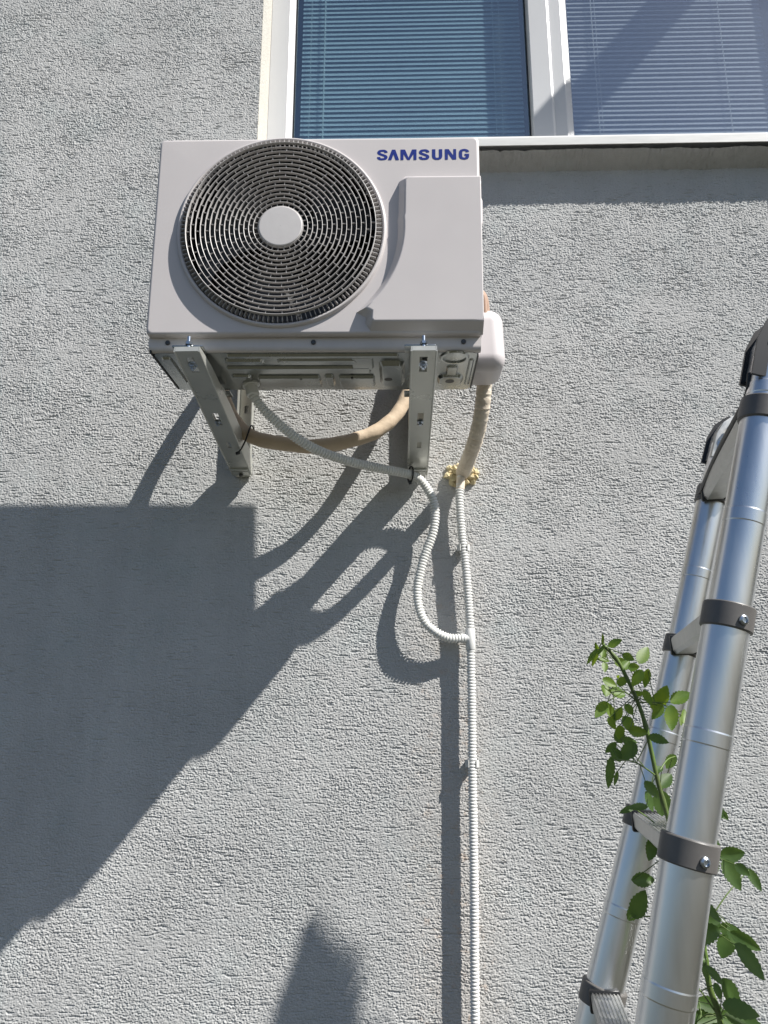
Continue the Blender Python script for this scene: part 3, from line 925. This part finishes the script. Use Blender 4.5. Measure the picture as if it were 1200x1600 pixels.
ls = smooth_path([(.4314, -.30, 2.44), (.4319, -.285, 2.3948), (.4261, -.25, 2.3192), (.4150, -.185, 2.2641), (.4000, -.095, 2.2270), (.3868, -.005, 2.2050)], .004)
mb = MB()
# spiral wrapped: the radius steps at every turn of the tape
mb.tube(ls, [.0200 + .0022 * ((i * .004 / .021 + .3 * math.sin(i * .21)) % 1.0) + .0006 * math.sin(i * 2.3) for i in range(len(ls))], 22)
tag(mb.build('wrapped_pipe', M['tape'], smooth=35), 'cream tape wrapped pipe running from the valve cover down into the wall', 'pipe')

fo = MB()
rng = random.Random(3)
for k in range(120):
    a = rng.uniform(0, 2 * math.pi); rr = .046 * math.sqrt(rng.random()) * (1.0 if math.sin(a) < .5 else .75)
    s = rng.uniform(.005, .0125)
    c = Vector((.3872 + rr * 1.0 * math.cos(a), -.002 - rng.uniform(0, .022) * (1 - rr / .06), 2.208 + rr * .85 * math.sin(a)))
    bm = bmesh.new(); bmesh.ops.create_icosphere(bm, subdivisions=1, radius=s)
    for v in bm.verts: v.co = Vector((v.co.x * rng.uniform(.6, 1.5), v.co.y * rng.uniform(.6, 1.3), v.co.z * rng.uniform(.6, 1.4)))
    fo.bm(bm, Matrix.Translation(c))
tag(fo.build('mounting_foam', M['foam'], smooth=40), 'lumpy yellowed mounting foam filling the wall hole around the wrapped pipe', 'foam')

dr = [(-.1796, -.395, 2.3159), (-.168, -.39, 2.2931), (-.1405, -.37, 2.2636), (-.0794, -.32, 2.2209), (-.0162, -.27, 2.1959), (.0664, -.205, 2.1849), (.1539, -.14, 2.1836), (.2368, -.085, 2.1801), (.2746, -.062, 2.1532), (.3004, -.052, 2.0973), (.2956, -.05, 2.0208), (.2627, -.05, 1.9263), (.247, -.05, 1.8337), (.2679, -.05, 1.7571), (.3237, -.044, 1.7161), (.3841, -.034, 1.7113)]
hose = thing('drain_hose', 'white corrugated drain hose curving from the unit floor to the vertical conduit', 'hose')
corrugated(dr, .0116).build('hose', M['drain'], hose, smooth=50)
el = MB()
el.lathe([(.012, -.014), (.0165, -.012), (.0165, .014), (.022, .015), (.022, .024), (.010, .025)], (-.181, -.396, 2.319), (-.12, .03, .5), 22, (True, True))
el.build('outlet_elbow', M['drain'], hose, smooth=40)

cd = [(.3821, -.024, 2.1942), (.3757, -.032, 2.1215), (.379, -.032, 2.0242), (.3879, -.032, 1.9289), (.3950, -.032, 1.7987), (.3968, -.032, 1.7079), (.3957, -.032, 1.5314), (.3928, -.032, 1.3616), (.3891, -.032, 1.0404), (.3835, -.032, .7271), (.3835, -.032, .02)]
con = thing('wall_conduit', 'white corrugated conduit running straight down the wall beneath the foam', 'conduit')
corrugated(cd, .0108).build('conduit', M['conduit'], con, smooth=50)
tj = MB()
tj.lathe([(.0135, -.030), (.0142, -.029), (.0142, .029), (.0135, .030)], (.3968, -.032, 1.710), (0, 0, 1), 20, (True, True))
tj.lathe([(.0135, 0), (.0135, .026), (.0128, .027)], (.3968, -.032, 1.711), (-1, -.10, .06), 20, (True, True))
tj.build('junction_sleeve', M['conduit'], con, smooth=40)
mb = MB().lathe([(.0128, -.018), (.0132, 0), (.0128, .018)], (.3800, -.027, 2.170), (.08, .1, 1), 18, (True, True))
mb.build('foam_sleeve', M['tape'], con, smooth=40)

def make_clip(z, x, label):
    root = thing('conduit_clip', label, 'clip', (x, 0, z), group='grey plastic clips holding the conduit')
    MB().box(-.012, .012, -.0185, 0, -.010, .010, .0015).build('base', M['clip'], root)
    for s in (-1, 1):
        poly = []
        for r, order in ((.0138, 1), (.0162, -1)):
            ang = [R(-62 + 110 * k / 10) for k in range(11)][::order]
            poly += [(s * (r + (.003 if abs(t) < .35 else 0)) * math.cos(t), -.032 - r * math.sin(t)) for t in ang]
        MB().prism(poly, (0, 0, -.0095), (1, 0, 0), (0, 1, 0), (0, 0, .019)).build('jaw', M['clip'], root)
    return root
make_clip(1.9744, .3838, 'small plastic clip on the conduit above the hose junction')
make_clip(1.3733, .3929, 'small plastic clip on the conduit below the hose junction')

def loop_tie(c, d, r, tail, label, ry=1.0):
    root = thing('cable_tie', label, 'cable tie', c)
    d = Vector(d).normalized()
    u = Vector((0, 0, 1)); u = (u - d * u.dot(d)).normalized(); w = d.cross(u)
    pts = [(u * math.cos(2 * math.pi * k / 28) * r * ry + w * math.sin(2 * math.pi * k / 28) * r) for k in range(29)]
    MB().tube(pts, .0024, 8).build('strap', M['tie'], root, smooth=60)
    MB().obox(Vector(tail) * .0 + w * 0 + u * (-r * ry) + Vector((0, -.003, 0)), Vector((.0045, 0, 0)), Vector((0, .004, 0)), Vector((0, 0, .006)), .001).build('lock', M['tie'], root)
    return root
loop_tie((.2300, -.089, 2.1815), (1, .5, -.05), .0165, (0, 0, 0), 'black cable tie holding the drain hose to the foot of a bracket', 1.5)
z2 = thing('cable_tie', 'black cable tie holding the beige pipe to a bracket brace', 'cable tie', (-.2310, -.170, 2.2764))
pts = [(.006, -.012, .026), (.004, -.021, .012), (.0, -.023, -.004), (-.006, -.022, -.022), (-.016, -.018, -.042), (-.026, -.014, -.054)]
MB().tube(smooth_path(pts, .004), .0024, 8).build('strap', M['tie'], z2, smooth=60)
MB().tube(smooth_path([(.006, -.012, .026), (.008, .0, .030), (.009, .016, .024), (.008, .022, .01)], .004), .0024, 8).build('strap', M['tie'], z2, smooth=60)
MB().obox(Vector((-.027, -.014, -.056)), Vector((.006, 0, .002)), Vector((0, .004, 0)), Vector((-.001, 0, .004)), .001).build('lock', M['tie'], z2)

# ------------------------------------------------------------------ telescopic ladder, seen end on
lad = thing('telescopic_ladder', 'aluminium telescopic ladder leaning in front of the wall at the right', 'ladder', (.55, -1.03, 0))
def near(z):
    k = [(0, .214), (1.085, .4765), (1.3678, .5457), (1.6474, .6215), (1.9268, .698), (2.09, .742)]
    return Vector((np.interp(z, [a for a, b in k], [b for a, b in k]) - .55, -.21, z))
def far(z):
    k = [(0, .19), (1.0723, .5293), (1.3439, .6189), (1.638, .7104), (1.9196, .7927), (2.12, .860)]
    return Vector((np.interp(z, [a for a, b in k], [b for a, b in k]) - .55, .21, z))
levels = [(.24, .235), (.523, .52), (.804, .796), (1.085, 1.0723), (1.3678, 1.3439), (1.6474, 1.638), (1.9268, 1.9196)]
def rail(fn, idx, top):
    zs = [0.0] + [l[idx] for l in levels] + [top]
    n = len(zs) - 1
    for i in range(n):
        r = .0245 + .0024 * (n - 1 - i) * .92
        a, b = fn(zs[i]), fn(zs[i + 1])
        d = (b - a).normalized()
        L = (b - a).length
        mb = MB()
        prof = [(r, 0), (r, L)]
        if 0 < i:
            # rolled rim about a third of the way up each tube
            q = L * .50
            prof = [(r, 0), (r, q - .019), (r + .0005, q - .0175), (r + .0005, q - .002), (r, q), (r, L)]
        mb.lathe(prof, a, d, 40, (True, True))
        t = mb.build('rail_tube', M['alu'], lad, smooth=10)
    for i, l in enumerate(levels):
        r = .0245 + .0024 * (n - 1 - i) * .92
        c = fn(l[idx]); d = (fn(l[idx] + .02) - fn(l[idx] - .02)).normalized()
        mb = MB()
        mb.lathe([(r, -.0165), (r + .0026, -.0158), (r + .0034, -.0145), (r + .0034, .0145), (r + .0026, .0158), (r - .003, .0165)], c, d, 40, (True, True))
        col = mb.build('collar', M['collar'], lad, smooth=30)
        sgn = -1
        sc = MB().lathe([(.0065, 0), (.0062, .002), (.004, .0035), (.0035, .0012), (.0004, .0012)], c + Vector((.006, sgn * (r + .0030), -.006)), (0.22, sgn, 0), 14)
        sc.build('screw', M['zinc'], col, smooth=25)
rail(near, 0, 2.005)
rail(far, 1, 2.018)
for i, (za, zb) in enumerate(levels):
    a, b = near(za), far(zb)
    d = (b - a); Ln = d.length; d.normalize()
    side = Vector((1, 0, 0)); side = (side - d * side.dot(d)).normalized()
    up = d.cross(side).normalized()
    if up.z < 0: up = -up
    o = (a + b) / 2
    # D-shaped extrusion: flat ribbed tread, tapering underneath
    prof = [(-.022, .012), (-.0225, .008), (-.021, -.010), (-.016, -.016), (.012, -.016), (.021, -.011), (.0225, .008), (.022, .012)]
    for k in range(7, -1, -1):
        x = -.0195 + .039 * k / 7
        prof += [(x + .0014, .012), (x + .0009, .0136), (x - .0009, .0136), (x - .0014, .012)]
    mb = MB()
    p0 = o - d * (Ln / 2 - .018)
    mb.prism(prof, p0, side, up, d * (Ln - .036))
    rg = mb.build('rung', M['alu_worn'], lad, smooth=25)
    for s in (-1, 1):
        pk = MB().obox(o + d * s * (Ln / 2 - .031), side * .0245, up * .0175, d * .006, .003)
        pk.build('end_plug', M['cap'], rg)
# slim hinge heads and the strap that ties the top rung down
def head(fn, z0, k):
    b0 = fn(z0); d = (fn(z0 + .05) - fn(z0 - .05)).normalized()
    e = Vector((d.z, 0, -d.x))
    P = lambda q: (b0 + e * (q[0] * k) + d * (q[1] * k))
    poly = [(-.030, -.045), (-.030, .010), (-.022, .040), (-.004, .062), (.024, .072), (.050, .090), (.072, .094), (.086, .078), (.084, .056), (.060, .040), (.030, .026), (.030, -.045)]
    ring = [(-.024, -.04), (-.024, .008), (-.017, .034), (-.002, .053), (.026, .062), (.050, .078), (.068, .082), (.076, .072), (.074, .060), (.056, .048), (.022, .034), (.016, .0), (.016, -.04)]
    mb = MB()
    for y in ((-.0215, .0165) if fn is near else (.0165,)):
        mb.prism([(q[0] * k, q[1] * k) for q in poly], b0 + Vector((0, y, 0)), e, d, (0, .005, 0))
    hd = mb.build('hinge_cheek', M['cap'], lad, smooth=20)
    mb = MB()
    mb.prism([(q[0] * k, q[1] * k) for q in ring], b0 + Vector((0, -.0160, 0)), e, d, (0, .032, 0))
    mb.build('hinge', M['alu_worn'], lad, smooth=20)
    for q, r in (((.072, .074), .012), ((-.004, .020), .007)):
        mb = MB()
        mb.lathe([(.0005, -.0275), (r * .8, -.0275), (r, -.0255), (r, -.0215)], P(q), (0, 1, 0), 18)
        mb.build('hinge_pin', M['zinc'], hd, smooth=30)
    return P((.072, .074))
n0 = head(near, 2.012, 1.0)
f0 = head(far, 2.025, 1.0)
rd = MB().tube([n0 + Vector((0, .02, 0)), f0 + Vector((0, -.02, 0))], .009, 14)
rd.build('hinge_axle', M['alu'], lad)
sp = MB()
pn, pf = near(1.985), far(1.925)
spts = smooth_path([pn + Vector((-.026, .0, .0)), pn + Vector((-.027, .02, -.03)), pn.lerp(pf, .5) + Vector((-.030, 0, -.012)), pf + Vector((-.030, -.02, .0)), pf + Vector((-.026, 0, -.012))], .01)
sp.tube(spts, .0042, 8)
sp.build('strap', M['cap'], lad, smooth=50)
# the ladder's other half goes down to the right of the picture
for h in (n0, f0):
    a = h + Vector((.012, 0, -.02)); e = Vector((a.x + .50, a.y, 0))
    MB().lathe([(.025, 0), (.025, .5), (.030, .501), (.030, 1.2), (.036, 1.201), (.036, (e - a).length)], a, (e - a), 28, (True, True)).build('rail_tube', M['alu'], lad, smooth=25)

# ------------------------------------------------------------------ climbing rose between the rails
LEAFLETS= [(0.509, -0.896, 1.627, 0.508, -0.906, 1.641, 0.3), (0.523, -0.88, 1.626, 0.54, -0.889, 1.632, 0.6), (0.495, -0.913, 1.617, 0.48, -0.916, 1.599, 0.28), (0.518, -0.828, 1.62, 0.51, -0.821, 1.599, 0.28), (0.524, -0.844, 1.626, 0.518, -0.85, 1.61, 0.5), (0.524, -0.866, 1.604, 0.505, -0.872, 1.604, 0.4), (0.538, -0.903, 1.611, 0.549, -0.912, 1.603, 0.6), (0.562, -0.899, 1.6, 0.579, -0.888, 1.622, 0.5), (0.553, -0.837, 1.592, 0.566, -0.83, 1.604, 0.6), (0.563, -0.84, 1.594, 0.576, -0.847, 1.594, 0.8), (0.567, -0.889, 1.587, 0.554, -0.886, 1.567, 0.55), (0.59, -0.847, 1.59, 0.586, -0.838, 1.567, 0.4), (0.527, -0.832, 1.602, 0.524, -0.842, 1.589, 0.5), (0.516, -0.859, 1.575, 0.534, -0.855, 1.566, 0.6), (0.536, -0.869, 1.568, 0.549, -0.877, 1.576, 0.7), (0.514, -0.873, 1.565, 0.511, -0.882, 1.55, 0.8), (0.535, -0.826, 1.556, 0.557, -0.818, 1.552, 0.75), (0.516, -0.865, 1.54, 0.499, -0.87, 1.52, 0.5), (0.527, -0.829, 1.538, 0.536, -0.827, 1.512, 0.4), (0.537, -0.832, 1.514, 0.55, -0.823, 1.53, 0.5), (0.518, -0.869, 1.517, 0.526, -0.871, 1.502, 0.5), (0.557, -0.86, 1.555, 0.574, -0.862, 1.555, 0.3), (0.564, -0.904, 1.557, 0.572, -0.908, 1.539, 0.5), (0.607, -0.839, 1.538, 0.615, -0.85, 1.563, 0.6), (0.601, -0.915, 1.541, 0.627, -0.912, 1.552, 0.6), (0.593, -0.892, 1.535, 0.578, -0.891, 1.518, 0.5), (0.613, -0.873, 1.534, 0.609, -0.877, 1.502, 0.5), (0.651, -0.82, 1.528, 0.643, -0.828, 1.509, 0.35), (0.543, -0.879, 1.537, 0.549, -0.886, 1.523, 0.6), (0.545, -0.857, 1.518, 0.554, -0.862, 1.498, 0.7), (0.529, -0.884, 1.506, 0.529, -0.878, 1.489, 0.75), (0.543, -0.888, 1.5, 0.568, -0.886, 1.496, 0.5), (0.545, -0.83, 1.484, 0.565, -0.839, 1.48, 0.5), (0.564, -0.914, 1.492, 0.586, -0.92, 1.484, 0.5), (0.532, -0.844, 1.479, 0.518, -0.841, 1.466, 0.5), (0.546, -0.896, 1.481, 0.525, -0.9, 1.46, 0.6), (0.513, -0.902, 1.474, 0.521, -0.903, 1.458, 0.7), (0.505, -0.916, 1.461, 0.5, -0.911, 1.424, 0.3), (0.627, -0.83, 1.459, 0.615, -0.82, 1.442, 0.6), (0.595, -0.846, 1.416, 0.615, -0.836, 1.432, 0.6), (0.552, -0.918, 1.429, 0.566, -0.923, 1.411, 0.5), (0.604, -0.823, 1.405, 0.603, -0.817, 1.374, 0.7), (0.58, -0.879, 1.44, 0.593, -0.868, 1.447, 0.5), (0.569, -0.858, 1.408, 0.579, -0.85, 1.383, 0.5), (0.558, -0.891, 1.393, 0.532, -0.898, 1.392, 0.35), (0.568, -0.876, 1.345, 0.559, -0.884, 1.321, 0.6), (0.534, -0.882, 1.292, 0.564, -0.871, 1.29, 0.5), (0.531, -0.887, 1.246, 0.546, -0.899, 1.28, 0.5), (0.652, -0.916, 1.397, 0.653, -0.924, 1.383, 0.6), (0.669, -0.842, 1.341, 0.669, -0.845, 1.32, 0.6), (0.648, -0.891, 1.323, 0.638, -0.901, 1.302, 0.6), (0.686, -0.822, 1.314, 0.716, -0.824, 1.319, 0.6), (0.661, -0.899, 1.32, 0.674, -0.91, 1.289, 0.5), (0.671, -0.914, 1.319, 0.683, -0.922, 1.308, 0.6), (0.713, -0.852, 1.3, 0.723, -0.861, 1.276, 0.4), (0.616, -0.916, 1.27, 0.641, -0.916, 1.249, 0.4), (0.636, -0.895, 1.231, 0.645, -0.883, 1.246, 0.7), (0.605, -0.908, 1.227, 0.641, -0.907, 1.233, 0.6), (0.665, -0.843, 1.221, 0.692, -0.845, 1.217, 0.5), (0.683, -0.821, 1.205, 0.674, -0.822, 1.176, 0.75), (0.663, -0.896, 1.227, 0.695, -0.898, 1.209, 0.4), (0.66, -0.916, 1.216, 0.685, -0.918, 1.179, 0.45), (0.602, -0.895, 1.192, 0.624, -0.886, 1.19, 0.5), (0.621, -0.837, 1.172, 0.623, -0.837, 1.144, 0.45), (0.616, -0.917, 1.19, 0.631, -0.923, 1.172, 0.4), (0.633, -0.896, 1.163, 0.635, -0.903, 1.148, 0.5), (0.644, -0.897, 1.167, 0.665, -0.888, 1.131, 0.45), (0.64, -0.906, 1.14, 0.677, -0.917, 1.134, 0.5), (0.632, -0.827, 1.119, 0.663, -0.826, 1.108, 0.5), (0.619, -0.821, 1.08, 0.626, -0.823, 1.109, 0.5), (0.627, -0.83, 1.094, 0.668, -0.826, 1.099, 0.6), (0.658, -0.841, 1.105, 0.693, -0.835, 1.092, 0.6), (0.664, -0.871, 1.112, 0.695, -0.88, 1.104, 0.5)]
CANE= [(0.643, -0.88, 1.092), (0.63, -0.88, 1.156), (0.624, -0.88, 1.245), (0.603, -0.88, 1.33), (0.583, -0.88, 1.418), (0.567, -0.88, 1.519), (0.543, -0.88, 1.586), (0.53, -0.88, 1.61), (0.516, -0.88, 1.625)]
ros = thing('climbing_rose', 'green rose cane with fresh leaflets growing up through the ladder', 'rose', (.64, -1.03, 0))
O = Vector((.64, -.88, 0))
cane_pts = [(.66, -.88, 0), (.69, -.88, .4), (.665, -.88, .8)] + [tuple(c) for c in CANE]
cp = smooth_path(cane_pts, .012)
n = len(cp)
MB().tube([p - O for p in cp], [.0054 - .0026 * (i / n) ** 2 + (.0009 if i % 9 == 0 else 0) for i in range(n)], 10).build('cane', M['cane'], ros, smooth=60)
nodes = [i for i in range(int(n * .55), n, 9)] + [n - 1]
groups = {}
rx = random.Random(21)
extra = []
for lf in rx.sample(LEAFLETS, 26):                     # smaller leaflets that sit half behind their neighbours
    o = Vector((rx.uniform(-.022, .022), rx.uniform(.01, .04), rx.uniform(-.022, .018)))
    b, t = Vector(lf[0:3]) + o, Vector(lf[3:6]) + o
    t = b + (t - b) * rx.uniform(.55, .85)
    t = t + Vector((rx.uniform(-.008, .008), 0, rx.uniform(-.008, .008)))
    extra.append((*b, *t, lf[6]))
for lf in LEAFLETS + extra:
    b = Vector(lf[0:3]); t = Vector(lf[3:6])
    m = (b + t) / 2
    best = min(nodes, key=lambda i: (cp[i] - m).length + (.02 if cp[i].z > m.z + .05 else 0))
    side = m.x > cp[best].x
    groups.setdefault((best, side), []).append((b, t, lf[6]))
def leaflet(mb, b, t, w):
    ax = (t - b); L = ax.length; ax.normalize()
    b = b - ax * (L * .10); L *= 1.22
    nrm = Vector((random.uniform(-.35, .35), -1, random.uniform(-.1, .75))).normalized()
    sd = ax.cross(nrm).normalized(); nrm = sd.cross(ax).normalized()
    hw = L * w * .52; fold = random.uniform(.12, .4); curl = random.uniform(-.12, .16)
    k = 15; vs = []
    for i in range(k + 1):
        s = i / k
        wd = hw * (math.sin(math.pi * s ** .8) ** .75) * (1 + .0 * s)
        if i in (0, k): wd = .0004
        wd *= 1 + (.08 if i % 2 else -.08)
        c = b + ax * (L * s) + nrm * (L * curl * s * s)
        up = nrm * (wd * fold)
        vs += [c - sd * wd + up, c - sd * wd * .5 + up * .42, c, c + sd * wd * .5 + up * .42, c + sd * wd + up]
    fs = [(5 * i + j, 5 * i + j + 1, 5 * i + j + 6, 5 * i + j + 5) for i in range(k) for j in range(4)]
    mb.add([v - O for v in vs], fs)
for (i, side), lst in groups.items():
    base = cp[i]
    mb = MB()
    far_l = max(lst, key=lambda q: (q[0] - base).length)
    tip = far_l[0]
    mid = base.lerp(tip, .5) + Vector((0, -.004, .008))
    rach = smooth_path([base, mid, tip], .006) if (tip - base).length > .012 else [base, tip]
    st = MB().tube([p - O for p in rach], [.0013 - .0006 * k / len(rach) for k in range(len(rach))], 6)
    for b, t, w in lst:
        q = min(rach, key=lambda p: (p - b).length)
        if (q - b).length > .002: st.tube([q - O, b - O], .0007, 5)
        mb = MB()
        leaflet(mb, b, t, w)
        mb.build('leaf', M['leaf_young'] if base.z > 1.53 else M['leaf'], ros, smooth=50, fix=False)
    st.build('leaf_stalk', M['cane'], ros, smooth=60)

# ------------------------------------------------------------------ unseen occluders added beyond the right edge to throw shadows into the picture
con_t = thing('shadow_conifer', 'unseen slender evergreen added beyond the right edge to cast a pointed shadow', 'tree', (1.708, -.95, 0))  # added out of view, crown shaped for the soft shadow low on the wall
MB().tube([(0, 0, 0), (.01, 0, 1.0), (0, 0, 2.2), (0, 0, 3.06)], [.05, .035, .015, .004], 10).build('trunk', M['bark'], con_t)
rg = random.Random(5)
cr = MB()
def crown_r(h): return .050 * (h / .2) ** 1.1 if h < .2 else .050 + .05 * (h - .2)
for k in range(9000):
    h = 2.75 * rg.random() ** 1.15
    r = crown_r(h) * math.sqrt(rg.uniform(.05, 1)) * (1 + .25 * math.sin(7 * h))
    a = rg.uniform(0, 2 * math.pi)
    p = Vector((r * math.cos(a), r * math.sin(a), 3.095 - h))
    if rg.random() < .10 and h > .30: p.x += .05
    d = Vector((math.cos(a) * .5, math.sin(a) * .5, 1)).normalized()
    s = Vector((-math.sin(a), math.cos(a), 0)).normalized() * rg.uniform(.006, .012)
    l = rg.uniform(.03, .065)
    cr.add([p - d * l * .5, p + s, p + d * l * .5, p - s], [(0, 1, 2, 3)])
cr.build('crown', M['thuja'], con_t, smooth=0, fix=False)

wl = thing('shadow_beam', 'unseen beam added above the window to cast a slanting shadow band', 'beam', (2.226, 0, 5.385))  # added out of view, only throws the slanting band across the mullion
MB().box(-.055, .055, -.655, .05, -.055, .055, .006).build('beam', M['frame'], wl)
MB().box(-.062, .062, -.66, -.645, -.062, .062, .003).build('end_board', M['plaster'], wl)
